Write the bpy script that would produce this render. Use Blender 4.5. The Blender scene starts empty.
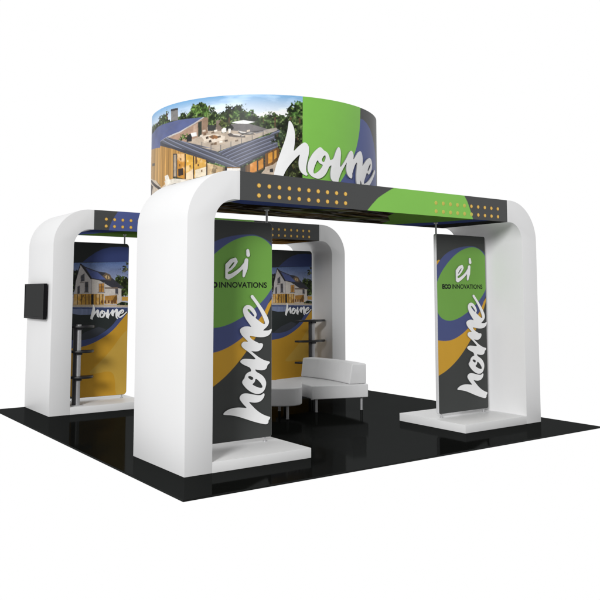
import bpy, bmesh, math, random
import numpy as np
from mathutils import Matrix, Vector
RING_ART = [["tree",[88,112,62],[[-6.002,4.161],[-5.887,4.171],[-5.62,4.183],[-5.498,4.166],[-5.427,4.218],[-5.303,4.243],[-5.181,4.261],[-5.132,4.17],[-5.015,4.102],[-4.901,4.115],[-4.842,4.162],[-4.775,4.184],[-4.72,4.129],[-4.679,4.202],[-4.59,4.253],[-4.476,4.275],[-4.421,4.218],[-4.367,4.196],[-4.349,4.132],[-4.281,4.173],[-4.446,4.264],[-4.4,4.196],[-4.347,4.191],[-4.355,4.13],[-4.295,4.155],[-4.228,4.103],[-4.17,4.161],[-4.138,4.136],[-4.098,4.21],[-4.063,4.177],[-4.027,4.183],[-3.956,4.198],[-3.925,4.179],[-3.876,4.162],[-3.848,4.092],[-3.772,4.098],[-3.741,4.044],[-3.689,4.044],[-3.628,4.021],[-3.561,4.091],[-3.564,4.137],[-3.538,4.099],[-3.571,4.06],[-3.481,4.093],[-3.412,4.065],[-3.335,4.068],[-3.32,4.169],[-3.281,4.187],[-3.234,4.252],[-3.171,4.225],[-3.115,4.253],[-3.007,4.271],[-2.995,3.233],[-5.827,2.958]]],["treelight",[120,160,75],[[-4.67,4.24],[-4.59,4.253],[-4.476,4.275],[-4.421,4.218],[-4.367,4.196],[-4.349,4.125],[-4.455,4.081],[-4.607,4.106]]],["treelight",[105,150,70],[[-4.026,4.168],[-3.956,4.198],[-3.876,4.162],[-3.848,4.092],[-3.772,4.098],[-3.787,4.022],[-3.955,4.011],[-4.018,4.059]]],["treelight",[95,140,65],[[-3.32,4.169],[-3.234,4.252],[-3.115,4.245],[-3.115,4.013],[-3.266,4.049]]],["treelight",[95,130,60],[[-4.51,4.24],[-4.446,4.256],[-4.365,4.177],[-4.399,4.095],[-4.508,4.083]]],["f",[128,126,124],[[-5.06,4.106],[-5.069,4.264],[-4.911,4.258],[-4.903,4.09]]],["f",[58,58,60],[[-5.074,4.241],[-5.069,4.269],[-4.911,4.261],[-4.908,4.232]]],["f",[176,146,126],[[-5.17,3.881],[-4.861,3.926],[-4.606,4.004],[-4.455,4.07],[-4.383,4.059],[-4.381,3.84],[-4.746,3.773]]],["f",[150,124,104],[[-4.473,4.065],[-4.383,4.059],[-4.381,3.84],[-4.47,3.822]]],["f",[62,66,56],[[-4.538,4.011],[-4.48,4.026],[-4.478,3.818],[-4.535,3.808]]],["f",[196,168,148],[[-4.615,3.978],[-4.551,3.997],[-4.549,3.849],[-4.613,3.84]]],["solar",[90,99,142],[[-6.003,4.074],[-5.687,4.061],[-5.469,4.094],[-5.298,4.097],[-5.071,4.091],[-4.864,4.089],[-4.647,4.079],[-4.455,4.073],[-4.606,4.004],[-4.861,3.926],[-5.155,3.895],[-5.368,3.868],[-5.364,3.765],[-5.939,3.84]]],["f",[200,196,194],[[-4.455,4.076],[-4.446,4.063],[-4.596,3.995],[-4.856,3.914],[-5.139,3.879],[-5.36,3.853],[-5.369,3.871],[-5.155,3.901],[-4.861,3.932],[-4.61,4.009]]],["f",[48,48,56],[[-6.003,3.848],[-5.356,3.767],[-5.355,3.748],[-6.003,3.824]]],["f",[188,172,154],[[-4.757,3.775],[-4.603,3.8],[-4.381,3.856],[-4.397,3.931],[-4.193,3.918],[-4.001,3.936],[-3.756,3.838],[-3.545,3.872],[-3.545,3.831],[-3.785,3.731],[-4.239,3.598],[-4.503,3.68]]],["f",[112,108,108],[[-4.061,3.954],[-4.001,3.951],[-3.847,3.954],[-3.726,3.922],[-3.575,3.876],[-3.74,3.825],[-4.06,3.869]]],["f",[150,146,146],[[-3.74,3.825],[-3.575,3.876],[-3.545,3.877],[-3.545,3.861],[-3.725,3.814]]],["f",[132,118,106],[[-4.263,4.01],[-4.161,4.017],[-4.152,3.867],[-4.259,3.871]]],["tree",[84,92,44],[[-4.207,3.993],[-4.137,4.02],[-4.061,3.977],[-4.06,3.869],[-4.192,3.869]]],["f",[60,62,60],[[-4.387,3.965],[-4.266,3.948],[-4.265,3.874],[-4.386,3.884]]],["f",[245,245,243],[[-4.052,3.973],[-3.893,3.996],[-3.738,3.969],[-3.847,3.946],[-3.97,3.953]]],["f",[228,214,196],[[-4.477,3.811],[-4.396,3.831],[-4.242,3.826],[-4.135,3.796],[-4.143,3.751],[-4.291,3.722],[-4.431,3.748]]],["f",[150,104,66],[[-4.378,3.806],[-4.292,3.822],[-4.192,3.789],[-4.291,3.756]]],["f",[240,236,230],[[-4.189,3.884],[-4.152,3.91],[-4.12,3.899],[-4.119,3.849],[-4.176,3.843]]],["f",[238,234,228],[[-4.092,3.891],[-4.057,3.889],[-4.06,3.839],[-4.087,3.835]]],["f",[92,84,80],[[-4.103,3.818],[-4.06,3.834],[-4.0,3.807],[-3.869,3.794],[-3.861,3.766],[-4.0,3.775],[-4.079,3.789]]],["f",[214,206,198],[[-4.048,3.827],[-3.954,3.811],[-3.869,3.791],[-3.907,3.785],[-4.016,3.806]]],["f",[96,92,90],[[-3.969,3.839],[-3.939,3.854],[-3.846,3.827],[-3.763,3.825],[-3.74,3.804],[-3.846,3.802],[-3.923,3.813]]],["f",[226,222,218],[[-3.967,3.865],[-3.939,3.854],[-3.847,3.831],[-3.763,3.829],[-3.801,3.82],[-3.923,3.832]]],["f",[238,236,232],[[-4.66,3.88],[-4.565,3.885],[-4.555,3.833],[-4.647,3.828]]],["f",[44,44,46],[[-4.726,3.856],[-4.66,3.876],[-4.639,3.827],[-4.642,3.768],[-4.733,3.772]]],["tree",[96,128,52],[[-4.86,3.878],[-4.803,3.886],[-4.73,3.853],[-4.733,3.788],[-4.859,3.81]]],["rail",[206,196,184],[[-4.503,3.68],[-4.504,3.755],[-4.24,3.675],[-3.786,3.789],[-3.545,3.872],[-3.545,3.831],[-3.785,3.731],[-4.239,3.598]]],["seamL",[92,94,104],[[-5.368,3.868],[-5.155,3.895],[-4.746,3.773],[-4.276,3.636],[-4.503,3.68],[-4.239,3.598],[-4.239,3.591],[-4.077,3.498],[-3.948,3.407],[-3.936,3.383],[-4.111,3.392],[-4.501,3.541],[-4.787,3.635],[-5.367,3.844]]],["seamR",[88,90,104],[[-4.239,3.594],[-3.545,3.801],[-3.54,3.808],[-3.45,3.884],[-3.377,3.836],[-3.386,3.766],[-3.434,3.627],[-3.555,3.564],[-3.69,3.487],[-3.544,3.578],[-3.724,3.49],[-3.936,3.383],[-3.948,3.407],[-4.077,3.498]]],["f",[66,66,74],[[-3.936,3.38],[-3.936,3.402],[-3.724,3.51],[-3.544,3.602],[-3.544,3.575],[-3.724,3.483]]],["f",[74,74,82],[[-5.368,3.863],[-5.252,3.824],[-4.744,3.659],[-4.404,3.521],[-4.274,3.474],[-4.274,3.438],[-4.412,3.481],[-4.743,3.618],[-5.366,3.81]]],["f",[168,160,150],[[-3.631,3.86],[-3.465,3.899],[-3.447,3.875],[-3.465,3.853],[-3.571,3.82]]],["wood",[206,156,84],[[-5.366,3.81],[-5.006,3.71],[-4.743,3.614],[-4.743,3.599],[-5.004,3.638],[-4.997,3.308],[-5.304,3.214],[-5.343,3.23]]],["wood",[200,158,96],[[-6.003,3.857],[-5.365,3.784],[-5.344,3.251],[-5.509,3.338],[-5.922,3.425]]],["f",[92,84,74],[[-5.769,3.58],[-5.586,3.564],[-5.589,3.601],[-5.773,3.623]]],["f",[76,68,62],[[-5.01,3.647],[-4.908,3.634],[-4.901,3.307],[-5.002,3.324]]],["f",[176,160,140],[[-4.988,3.628],[-4.932,3.624],[-4.926,3.325],[-4.982,3.331]]],["glow",[226,166,74],[[-4.913,3.634],[-4.756,3.616],[-4.75,3.274],[-4.906,3.314]]],["f",[60,48,40],[[-4.889,3.426],[-4.794,3.425],[-4.786,3.329],[-4.887,3.331]]],["glow",[242,196,92],[[-4.756,3.616],[-4.607,3.569],[-4.602,3.261],[-4.75,3.271]]],["f",[236,214,182],[[-4.734,3.347],[-4.604,3.398],[-4.602,3.261],[-4.733,3.269]]],["glow",[240,196,108],[[-4.599,3.565],[-4.398,3.497],[-4.396,3.296],[-4.595,3.27]]],["f",[240,226,200],[[-4.577,3.38],[-4.397,3.412],[-4.396,3.296],[-4.575,3.275]]],["f",[110,76,44],[[-4.58,3.559],[-4.551,3.548],[-4.549,3.463],[-4.574,3.457]]],["glow",[226,204,172],[[-4.392,3.46],[-4.131,3.383],[-4.131,3.31],[-4.39,3.293]]],["f",[240,236,230],[[-4.104,3.388],[-3.929,3.379],[-3.929,3.334],[-4.104,3.324]]],["f",[150,110,62],[[-4.104,3.388],[-3.929,3.379],[-3.929,3.367],[-4.104,3.373]]],["f",[52,44,42],[[-4.765,3.617],[-4.745,3.61],[-4.739,3.262],[-4.759,3.264]]],["f",[52,44,42],[[-4.615,3.57],[-4.597,3.564],[-4.593,3.257],[-4.61,3.259]]],["f",[52,44,42],[[-4.405,3.498],[-4.387,3.492],[-4.385,3.289],[-4.403,3.29]]],["f",[46,42,44],[[-4.136,3.39],[-4.104,3.385],[-4.104,3.321],[-4.136,3.323]]],["f",[40,36,34],[[-3.929,3.367],[-3.856,3.39],[-3.856,3.299],[-3.929,3.311]]],["wood",[112,78,40],[[-3.859,3.396],[-3.61,3.521],[-3.609,3.362],[-3.858,3.257]]],["glow",[232,158,66],[[-3.799,3.42],[-3.715,3.464],[-3.714,3.328],[-3.798,3.298]]],["glow",[236,168,72],[[-3.694,3.455],[-3.631,3.492],[-3.63,3.374],[-3.693,3.34]]],["f",[46,38,34],[[-3.715,3.464],[-3.697,3.473],[-3.696,3.331],[-3.714,3.325]]],["f",[46,38,34],[[-3.631,3.506],[-3.61,3.519],[-3.609,3.362],[-3.63,3.352]]],["wood",[204,160,70],[[-3.607,3.525],[-3.544,3.572],[-3.544,3.39],[-3.606,3.369]]],["wood",[120,84,44],[[-3.608,3.551],[-3.419,3.659],[-3.419,3.489],[-3.505,3.414],[-3.608,3.378]]],["glow",[244,176,70],[[-3.567,3.555],[-3.512,3.58],[-3.512,3.448],[-3.567,3.423]]],["glow",[244,186,86],[[-3.488,3.591],[-3.461,3.606],[-3.46,3.505],[-3.488,3.483]]],["f",[196,178,158],[[-3.609,3.352],[-3.544,3.386],[-3.483,3.363],[-3.483,3.257],[-3.693,3.255]]],["f",[196,178,158],[[-3.608,3.378],[-3.505,3.414],[-3.419,3.485],[-3.384,3.316],[-3.505,3.244],[-3.607,3.26]]],["f",[40,38,40],[[-3.548,3.356],[-3.505,3.365],[-3.501,3.313],[-3.548,3.312]]],["f",[206,190,170],[[-5.924,3.43],[-5.509,3.338],[-5.304,3.217],[-4.997,3.308],[-4.594,3.25],[-4.592,3.103],[-5.85,3.1]]],["f",[232,224,210],[[-5.218,3.296],[-4.983,3.301],[-4.737,3.262],[-4.779,3.211],[-5.167,3.218]]],["f",[70,62,58],[[-5.917,3.407],[-5.769,3.38],[-5.304,3.209],[-5.342,3.181],[-5.909,3.38]]],["f",[80,70,62],[[-5.9,3.344],[-5.666,3.279],[-5.802,3.145],[-5.859,3.152]]],["f",[236,230,218],[[-5.21,3.364],[-5.122,3.373],[-5.044,3.252],[-5.106,3.235],[-5.174,3.267]]],["f",[60,58,58],[[-5.167,3.218],[-4.931,3.238],[-4.931,3.225],[-5.15,3.197]]],["tree",[78,100,70],[[-3.435,3.857],[-3.358,3.875],[-3.327,3.753],[-3.419,3.674],[-3.518,3.702],[-3.48,3.779]]],["tree",[84,92,54],[[-3.428,3.715],[-3.098,3.872],[-3.098,3.171],[-3.505,3.227],[-3.402,3.489]]],["f",[120,96,76],[[-4.452,3.855],[-4.413,3.863],[-4.405,3.828],[-4.447,3.826]]],["f",[226,214,200],[[-4.507,3.836],[-4.467,3.845],[-4.459,3.81],[-4.501,3.808]]],["f",[84,72,62],[[-4.416,3.805],[-4.377,3.814],[-4.37,3.779],[-4.41,3.776]]],["f",[120,96,76],[[-4.346,3.814],[-4.308,3.824],[-4.301,3.789],[-4.34,3.786]]],["f",[226,214,200],[[-4.311,3.765],[-4.274,3.775],[-4.266,3.74],[-4.305,3.737]]],["f",[84,72,62],[[-4.371,3.754],[-4.333,3.764],[-4.326,3.729],[-4.366,3.726]]],["f",[120,96,76],[[-4.293,3.718],[-4.256,3.727],[-4.249,3.693],[-4.288,3.689]]],["f",[212,198,182],[[-4.469,3.899],[-4.422,3.904],[-4.414,3.879],[-4.465,3.877]]],["f",[122,104,88],[[-4.335,3.864],[-4.291,3.87],[-4.284,3.845],[-4.331,3.842]]],["f",[236,228,216],[[-4.293,3.884],[-4.249,3.89],[-4.242,3.865],[-4.289,3.862]]],["f",[96,84,72],[[-4.241,3.803],[-4.198,3.809],[-4.192,3.784],[-4.238,3.781]]],["f",[212,198,182],[[-4.449,3.75],[-4.402,3.755],[-4.395,3.73],[-4.445,3.728]]],["f",[122,104,88],[[-4.342,3.71],[-4.298,3.716],[-4.291,3.691],[-4.338,3.688]]],["f",[236,228,216],[[-4.216,3.732],[-4.173,3.739],[-4.167,3.714],[-4.212,3.71]]],["f",[96,84,72],[[-4.142,3.743],[-4.101,3.75],[-4.094,3.725],[-4.139,3.721]]],["f",[212,198,182],[[-3.847,3.862],[-3.807,3.87],[-3.801,3.846],[-3.844,3.84]]],["f",[122,104,88],[[-4.0,3.736],[-3.96,3.744],[-3.953,3.72],[-3.997,3.715]]],["f",[120,84,44],[[-4.876,3.487],[-4.85,3.489],[-4.847,3.456],[-4.871,3.457]]],["f",[244,214,150],[[-4.72,3.526],[-4.697,3.528],[-4.695,3.495],[-4.716,3.496]]],["f",[130,92,50],[[-4.677,3.451],[-4.655,3.454],[-4.653,3.421],[-4.673,3.421]]],["f",[96,70,44],[[-4.54,3.454],[-4.519,3.457],[-4.517,3.425],[-4.536,3.425]]],["f",[120,84,44],[[-4.483,3.372],[-4.463,3.376],[-4.461,3.343],[-4.479,3.343]]],["f",[244,214,150],[[-4.708,3.407],[-4.685,3.41],[-4.682,3.377],[-4.703,3.377]]],["f",[130,92,50],[[-4.854,3.564],[-4.829,3.566],[-4.826,3.532],[-4.849,3.533]]],["f",[70,66,66],[[-3.934,3.798],[-3.842,3.836],[-3.706,3.85],[-3.631,3.86],[-3.631,3.853],[-3.706,3.84],[-3.842,3.825],[-3.934,3.786]]],["f",[132,195,84],[[-3.112,4.417],[-2.087,4.347],[-2.089,4.276],[-2.095,4.157],[-2.114,4.013],[-2.146,3.891],[-2.189,3.768],[-2.249,3.643],[-2.341,3.494],[-2.426,3.37],[-2.506,3.272],[-2.625,3.127],[-3.113,2.965]]],["f",[82,92,142],[[-2.09,4.177],[-2.005,4.176],[-1.899,4.147],[-1.774,4.089],[-1.667,4.001],[-1.572,3.898],[-1.473,3.769],[-1.398,3.536],[-1.404,3.216],[-2.625,3.083],[-2.506,3.272],[-2.426,3.37],[-2.341,3.494],[-2.249,3.643],[-2.189,3.768],[-2.146,3.891],[-2.114,4.013],[-2.095,4.157]]]]
RING_DARK_S = [-2.089]
LOGO = [[[[0.3394,0.4548],[0.3729,0.4865],[0.4338,0.5101],[0.523,0.5164],[0.6204,0.5034],[0.6528,0.497],[0.6062,0.5387],[0.564,0.5869],[0.5499,0.6174],[0.5705,0.6476],[0.6053,0.6615],[0.6616,0.6572],[0.7326,0.6388],[0.8042,0.6249],[0.8402,0.627],[0.8691,0.6464],[0.8808,0.6335],[0.8765,0.6098],[0.8549,0.5779],[0.8189,0.5544],[0.7616,0.5472],[0.7046,0.5554],[0.6664,0.568],[0.7119,0.5216],[0.7763,0.4626],[0.8484,0.4144],[0.9211,0.3838],[0.9591,0.3743],[0.9504,0.351],[0.93,0.335],[0.9359,0.3164],[0.9141,0.297],[0.8778,0.3017],[0.8057,0.3207],[0.72,0.3491],[0.6212,0.3856],[0.5237,0.4205],[0.4412,0.4397],[0.3868,0.447]]],[[[0.7339,0.9134],[0.7026,0.8972],[0.6601,0.8878],[0.625,0.8602],[0.6154,0.8252],[0.5973,0.8086],[0.5821,0.786],[0.5977,0.7554],[0.6472,0.7045],[0.704,0.6671],[0.7611,0.6438],[0.8185,0.6406],[0.8618,0.659],[0.8907,0.699],[0.9036,0.7524],[0.8903,0.7955],[0.8537,0.8401],[0.803,0.8697],[0.7669,0.8875],[0.7525,0.9123]],[[0.6547,0.8429],[0.6887,0.8468],[0.7286,0.8299],[0.7316,0.8094],[0.7103,0.7977],[0.6747,0.8155]],[[0.7573,0.8149],[0.7889,0.7985],[0.8324,0.7572],[0.8616,0.7071],[0.8182,0.7042],[0.7606,0.7262],[0.7091,0.7536],[0.739,0.7659],[0.7531,0.7889]]],[[[0.5474,1.0111],[0.5962,1.0415],[0.6744,1.0343],[0.7734,1.0216],[0.7269,1.0627],[0.6608,1.1155],[0.602,1.1511],[0.5693,1.1833],[0.5769,1.2127],[0.6079,1.2303],[0.6602,1.2228],[0.726,1.2093],[0.7792,1.1939],[0.8151,1.2048],[0.8527,1.1989],[0.8582,1.1741],[0.8395,1.1412],[0.8062,1.1169],[0.7597,1.1112],[0.7002,1.1216],[0.6909,1.1264],[0.7399,1.0898],[0.8066,1.0422],[0.8872,1.0047],[0.9508,0.9925],[0.9482,0.9735],[0.9144,0.9529],[0.9118,0.925],[0.8876,0.904],[0.834,0.8993],[0.7806,0.9091],[0.7475,0.9177],[0.757,0.8618],[0.7083,0.8647],[0.7014,0.9093],[0.6908,0.9341],[0.6619,0.9501],[0.5967,0.9756]]],[[[0.5474,1.3568],[0.5744,1.3836],[0.6328,1.3987],[0.6986,1.3882],[0.765,1.3619],[0.8319,1.3432],[0.9265,1.3406],[0.9537,1.3511],[0.9755,1.3607],[0.9702,1.328],[0.9403,1.2893],[0.8861,1.2708],[0.8188,1.2685],[0.7389,1.279],[0.6702,1.2934],[0.6994,1.2547],[0.7524,1.225],[0.8192,1.198],[0.7662,1.1387],[0.6933,1.1639],[0.6341,1.2161],[0.6628,1.2227],[0.647,1.2377],[0.6076,1.2722],[0.5684,1.3066]]],[[[0.7145,1.3744],[0.6654,1.4313],[0.6192,1.4878],[0.5927,1.5437],[0.5885,1.5882],[0.6117,1.6212],[0.651,1.6354],[0.6972,1.6227],[0.7372,1.5864],[0.764,1.5468],[0.7721,1.5186],[0.7589,1.4941],[0.751,1.4876],[0.8046,1.4506],[0.8517,1.4192],[0.8801,1.4129],[0.8855,1.4263],[0.865,1.4719],[0.831,1.5402],[0.777,1.6197],[0.7233,1.6819],[0.682,1.7269],[0.7123,1.7515],[0.7498,1.7098],[0.8036,1.6476],[0.8645,1.5736],[0.9123,1.5049],[0.9384,1.4478],[0.933,1.4139],[0.906,1.3807],[0.8615,1.3514],[0.8187,1.3044],[0.7519,1.3287]],[[0.6447,1.5853],[0.671,1.5872],[0.7042,1.5555],[0.7375,1.5192],[0.7429,1.5034],[0.7217,1.5038],[0.6845,1.5368],[0.6554,1.5651]]]]
EI = [[[0.3857,2.0061],[0.4339,2.0335],[0.4747,2.0743],[0.5002,2.115],[0.4845,2.1392],[0.4358,2.1179],[0.3851,2.0658],[0.3577,2.0079],[0.3645,1.9617],[0.3964,1.9412],[0.4474,1.9606],[0.5115,1.9993],[0.5631,2.0382],[0.6086,2.0907],[0.6346,2.1363]],[[0.632,2.1306],[0.6155,2.0403],[0.5964,1.9559]],[[0.6484,2.2405],[0.654,2.1955]]]
GREEN = [[-0.0261,1.5607],[-0.0352,1.7175],[-0.0188,1.8747],[0.0248,1.9653],[0.1079,2.0798],[0.2415,2.2083],[0.4105,2.3285],[0.5815,2.3972],[0.7372,2.4215],[0.8588,2.3973],[0.9558,2.3336],[1.0172,2.2516],[1.0263,1.8814],[0.9442,1.7624],[0.8533,1.6682],[0.7287,1.5754],[0.5894,1.4959],[0.419,1.4182],[0.2366,1.3809],[0.0917,1.4132],[0.0134,1.4819]]
BLUE = [[-0.1166,2.0309],[-0.0128,2.1341],[0.0628,2.2152],[0.1786,2.3098],[0.3283,2.3722],[0.497,2.4129],[0.651,2.4279],[0.7897,2.4305],[1.0515,2.3125],[1.0729,1.8817],[0.9974,1.7624],[0.9482,1.6677],[0.8845,1.5503],[0.794,1.4461],[0.6873,1.3435],[0.6173,1.2874],[0.5139,1.2213],[0.3786,1.1571],[0.2462,1.1209],[0.1166,1.1166],[-0.0107,1.1323],[-0.1361,1.1523]]
GOLD = [[-0.0828,2.1327],[-0.0178,2.1951],[0.0729,2.2337],[0.1074,2.0571],[0.8313,1.5275],[1.0216,1.7386],[0.9828,1.6439],[0.9373,1.5497],[0.8618,1.3864],[0.7532,1.249],[0.6639,1.136],[0.5411,0.9982],[0.3702,0.847],[0.1712,0.7231],[-0.006,0.6562],[-0.1479,0.6149]]
HB = {"arc":[[0.2174,2.2616],[0.3097,2.3389],[0.4167,2.4148],[0.5253,2.4716],[0.6636,2.5098],[0.8327,2.5253],[0.9907,2.5146],[0.9954,2.2803]],"photo":[[0.0322,2.2415],[1.0098,2.2834],[1.0251,1.5247],[0.0375,1.536]],"treeR":[[0.7805,1.9821],[0.8,2.0629],[0.8139,2.0766],[0.8433,2.0231],[0.8713,2.0437],[0.9142,2.0375],[0.9576,2.0177],[1.0147,2.0388],[1.0213,1.7137],[0.7934,1.7143]],"treeL":[[0.022,2.1297],[0.0947,2.118],[0.1139,2.1444],[0.148,2.1059],[0.162,2.08],[0.109,1.8196],[0.0335,1.6905]],"branch":[[0.8547,2.1581],[0.9533,2.2277],[0.9965,2.2287],[0.9998,2.0657],[0.9561,2.0922],[0.9123,2.1321]],"roof":[[0.182,2.2372],[0.2596,2.1864],[0.4647,2.1178],[0.603,2.1001],[0.674,2.0411],[0.918,1.8554],[0.8756,1.8417],[0.6918,1.8678],[0.4956,1.9726],[0.3654,1.9976],[0.2887,2.0951],[0.2471,2.1468]],"solar":[[0.2668,2.1669],[0.4651,2.1045],[0.6056,1.987],[0.4952,1.9898],[0.3719,2.0108]],"dormer":[[0.542,2.046],[0.603,2.1001],[0.6734,2.0678],[0.7025,2.0147],[0.6894,1.9745],[0.6058,1.9803]],"wallg":[[0.1825,2.2175],[0.2471,2.1468],[0.2959,2.0755],[0.3656,1.991],[0.3709,1.7678],[0.0976,1.7484],[0.1123,1.9493]],"wallf":[[0.3654,1.9976],[0.4956,1.9726],[0.6918,1.8678],[0.8685,1.8417],[0.8737,1.5934],[0.375,1.5975]],"rake":[[0.1779,2.2397],[0.1981,2.231],[0.379,1.9977],[0.3521,1.9882],[0.1826,2.211],[0.1298,2.0405],[0.119,2.0469]],"gw":[[[0.1896,2.0413],[0.2487,2.0814],[0.2517,1.9636],[0.1919,1.95]],[[0.1407,1.8716],[0.1761,1.8913],[0.1792,1.7678],[0.1437,1.7548]],[[0.2587,1.9506],[0.3125,1.9485],[0.3163,1.794],[0.2626,1.7939]]],"fw":[[[0.4899,1.9196],[0.5723,1.9295],[0.5754,1.7943],[0.4929,1.7942]],[[0.7651,1.848],[0.8118,1.8415],[0.8135,1.7611],[0.7669,1.7678]]],"ground":[[0.0843,1.7549],[0.2701,1.7613],[0.5762,1.7572],[0.5801,1.5892],[0.0819,1.5935]],"pat":[[0.5907,1.7281],[0.7998,1.741],[0.803,1.594],[0.5937,1.5957]],"door":[[0.3645,1.7547],[0.4051,1.7547],[0.4091,1.5907],[0.3684,1.591]],"mull":[[[0.1371,1.7548],[0.149,1.7548],[0.1531,1.5929],[0.1412,1.593]],[[0.2034,1.7548],[0.2154,1.7548],[0.2195,1.5923],[0.2075,1.5924]],[[0.2702,1.7548],[0.2823,1.7547],[0.2863,1.5917],[0.2743,1.5918]],[[0.324,1.7547],[0.3361,1.7547],[0.3401,1.5913],[0.328,1.5914]],[[0.4392,1.7546],[0.4514,1.7546],[0.4553,1.5903],[0.443,1.5904]],[[0.4938,1.7546],[0.5061,1.7546],[0.51,1.5898],[0.4976,1.5899]],[[0.5487,1.7546],[0.5611,1.7546],[0.5649,1.5894],[0.5525,1.5895]]],"fence":[[0.8783,1.7141],[1.0069,1.7138],[1.0082,1.6463],[0.8797,1.647]],"edge":[[0.0753,1.5935],[0.5801,1.5892],[1.0097,1.5721],[1.0101,1.5518],[0.0762,1.5613]],"lawn":[[0.796,1.594],[0.8799,1.6336],[1.0089,1.6125],[1.0102,1.5491],[0.7969,1.5513]],"pool":[[0.024,1.5554],[0.9961,1.5385],[0.9985,1.4174],[0.0262,1.4719]],"poollight":[[0.0246,1.5297],[0.3971,1.5253],[0.3993,1.4338],[0.1983,1.4306],[0.079,1.4518],[0.026,1.4783]],"gold":[[0.9736,1.4452],[0.8819,1.3378],[0.7461,1.1802],[0.5662,1.0554],[0.3594,0.9627],[0.1847,0.9243],[-0.0446,0.9115],[-0.0218,0.0611],[1.0821,-0.0321],[1.0515,1.4974]],"blue":[[0.9736,1.4452],[0.834,1.3974],[0.7291,1.2534],[0.5941,1.1555],[0.4458,1.0739],[0.2693,1.0372],[0.1237,1.0423],[-0.0487,1.0625],[-0.0446,0.9115],[0.1847,0.9243],[0.3594,0.9627],[0.5662,1.0554],[0.7461,1.1802],[0.8819,1.3378]],"light":[[1.0258,1.2019],[0.9021,1.1172],[0.6925,0.834],[0.4567,0.6162],[0.3407,0.5236],[0.4594,0.5022],[0.6989,0.5451],[0.7926,0.453],[0.8001,0.1066],[1.0797,0.0846]],"homebox":[[0.3954,1.5974],[0.3603,1.3692],[0.9688,1.4716]]}

PI = math.pi
scene = bpy.context.scene
COL = scene.collection
random.seed(4); np.random.seed(4)

# ------------------------------------------------------------------ materials
def srgb(c):
    c = np.asarray(c, float) / 255.0
    return np.where(c <= 0.04045, c / 12.92, ((c + 0.055) / 1.055) ** 2.4)

def new_mat(name):
    m = bpy.data.materials.new(name); m.use_nodes = True
    nt = m.node_tree
    return m, nt, nt.nodes['Principled BSDF']

def mat(name, col, rough=0.5, metal=0.0, spec=0.5, var=0.04, scale=6.0, bump=0.0, bscale=200.0, coord='Object', stretch=None):
    """Principled paint with a slow procedural tone variation, an optional fine bump."""
    m, nt, b = new_mat(name)
    tc = nt.nodes.new('ShaderNodeTexCoord')
    n = nt.nodes.new('ShaderNodeTexNoise'); n.inputs['Scale'].default_value = scale; n.inputs['Detail'].default_value = 5
    nt.links.new(tc.outputs[coord], n.inputs['Vector'])
    r = nt.nodes.new('ShaderNodeValToRGB')
    lo = [max(0, v * (1 - var)) for v in col]; hi = [min(1, v * (1 + var)) for v in col]
    r.color_ramp.elements[0].position = 0.3; r.color_ramp.elements[0].color = (*lo, 1)
    r.color_ramp.elements[1].position = 0.7; r.color_ramp.elements[1].color = (*hi, 1)
    nt.links.new(n.outputs['Fac'], r.inputs['Fac']); nt.links.new(r.outputs['Color'], b.inputs['Base Color'])
    b.inputs['Roughness'].default_value = rough; b.inputs['Metallic'].default_value = metal
    b.inputs['Specular IOR Level'].default_value = spec
    rr = nt.nodes.new('ShaderNodeMapRange'); rr.inputs['To Min'].default_value = rough * 0.85; rr.inputs['To Max'].default_value = min(1, rough * 1.2)
    nt.links.new(n.outputs['Fac'], rr.inputs['Value']); nt.links.new(rr.outputs['Result'], b.inputs['Roughness'])
    if bump:
        n2 = nt.nodes.new('ShaderNodeTexNoise'); n2.inputs['Scale'].default_value = bscale; n2.inputs['Detail'].default_value = 4
        if stretch:
            mp = nt.nodes.new('ShaderNodeMapping'); mp.inputs['Scale'].default_value = stretch
            nt.links.new(tc.outputs[coord], mp.inputs['Vector']); nt.links.new(mp.outputs['Vector'], n2.inputs['Vector'])
        else: nt.links.new(tc.outputs[coord], n2.inputs['Vector'])
        bp = nt.nodes.new('ShaderNodeBump'); bp.inputs['Strength'].default_value = bump; bp.inputs['Distance'].default_value = 0.01
        nt.links.new(n2.outputs['Fac'], bp.inputs['Height']); nt.links.new(bp.outputs['Normal'], b.inputs['Normal'])
    return m

def print_mat(name, rough=0.45, spec=0.25):
    """Printed skin: ink colours come from the mesh's own 'ink' attribute, plus a faint weave."""
    m, nt, b = new_mat(name)
    a = nt.nodes.new('ShaderNodeAttribute'); a.attribute_name = 'ink'
    tc = nt.nodes.new('ShaderNodeTexCoord')
    n = nt.nodes.new('ShaderNodeTexNoise'); n.inputs['Scale'].default_value = 2.2; n.inputs['Detail'].default_value = 4
    nt.links.new(tc.outputs['Object'], n.inputs['Vector'])
    h = nt.nodes.new('ShaderNodeMapRange'); h.inputs['To Min'].default_value = 0.94; h.inputs['To Max'].default_value = 1.06
    nt.links.new(n.outputs['Fac'], h.inputs['Value'])
    mx = nt.nodes.new('ShaderNodeVectorMath'); mx.operation = 'SCALE'
    nt.links.new(a.outputs['Color'], mx.inputs[0]); nt.links.new(h.outputs['Result'], mx.inputs['Scale'])
    nt.links.new(mx.outputs['Vector'], b.inputs['Base Color'])
    b.inputs['Roughness'].default_value = rough; b.inputs['Specular IOR Level'].default_value = spec
    n2 = nt.nodes.new('ShaderNodeTexNoise'); n2.inputs['Scale'].default_value = 3.5
    nt.links.new(tc.outputs['Object'], n2.inputs['Vector'])
    bp = nt.nodes.new('ShaderNodeBump'); bp.inputs['Strength'].default_value = 0.12; bp.inputs['Distance'].default_value = 0.02
    nt.links.new(n2.outputs['Fac'], bp.inputs['Height']); nt.links.new(bp.outputs['Normal'], b.inputs['Normal'])
    return m

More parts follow.
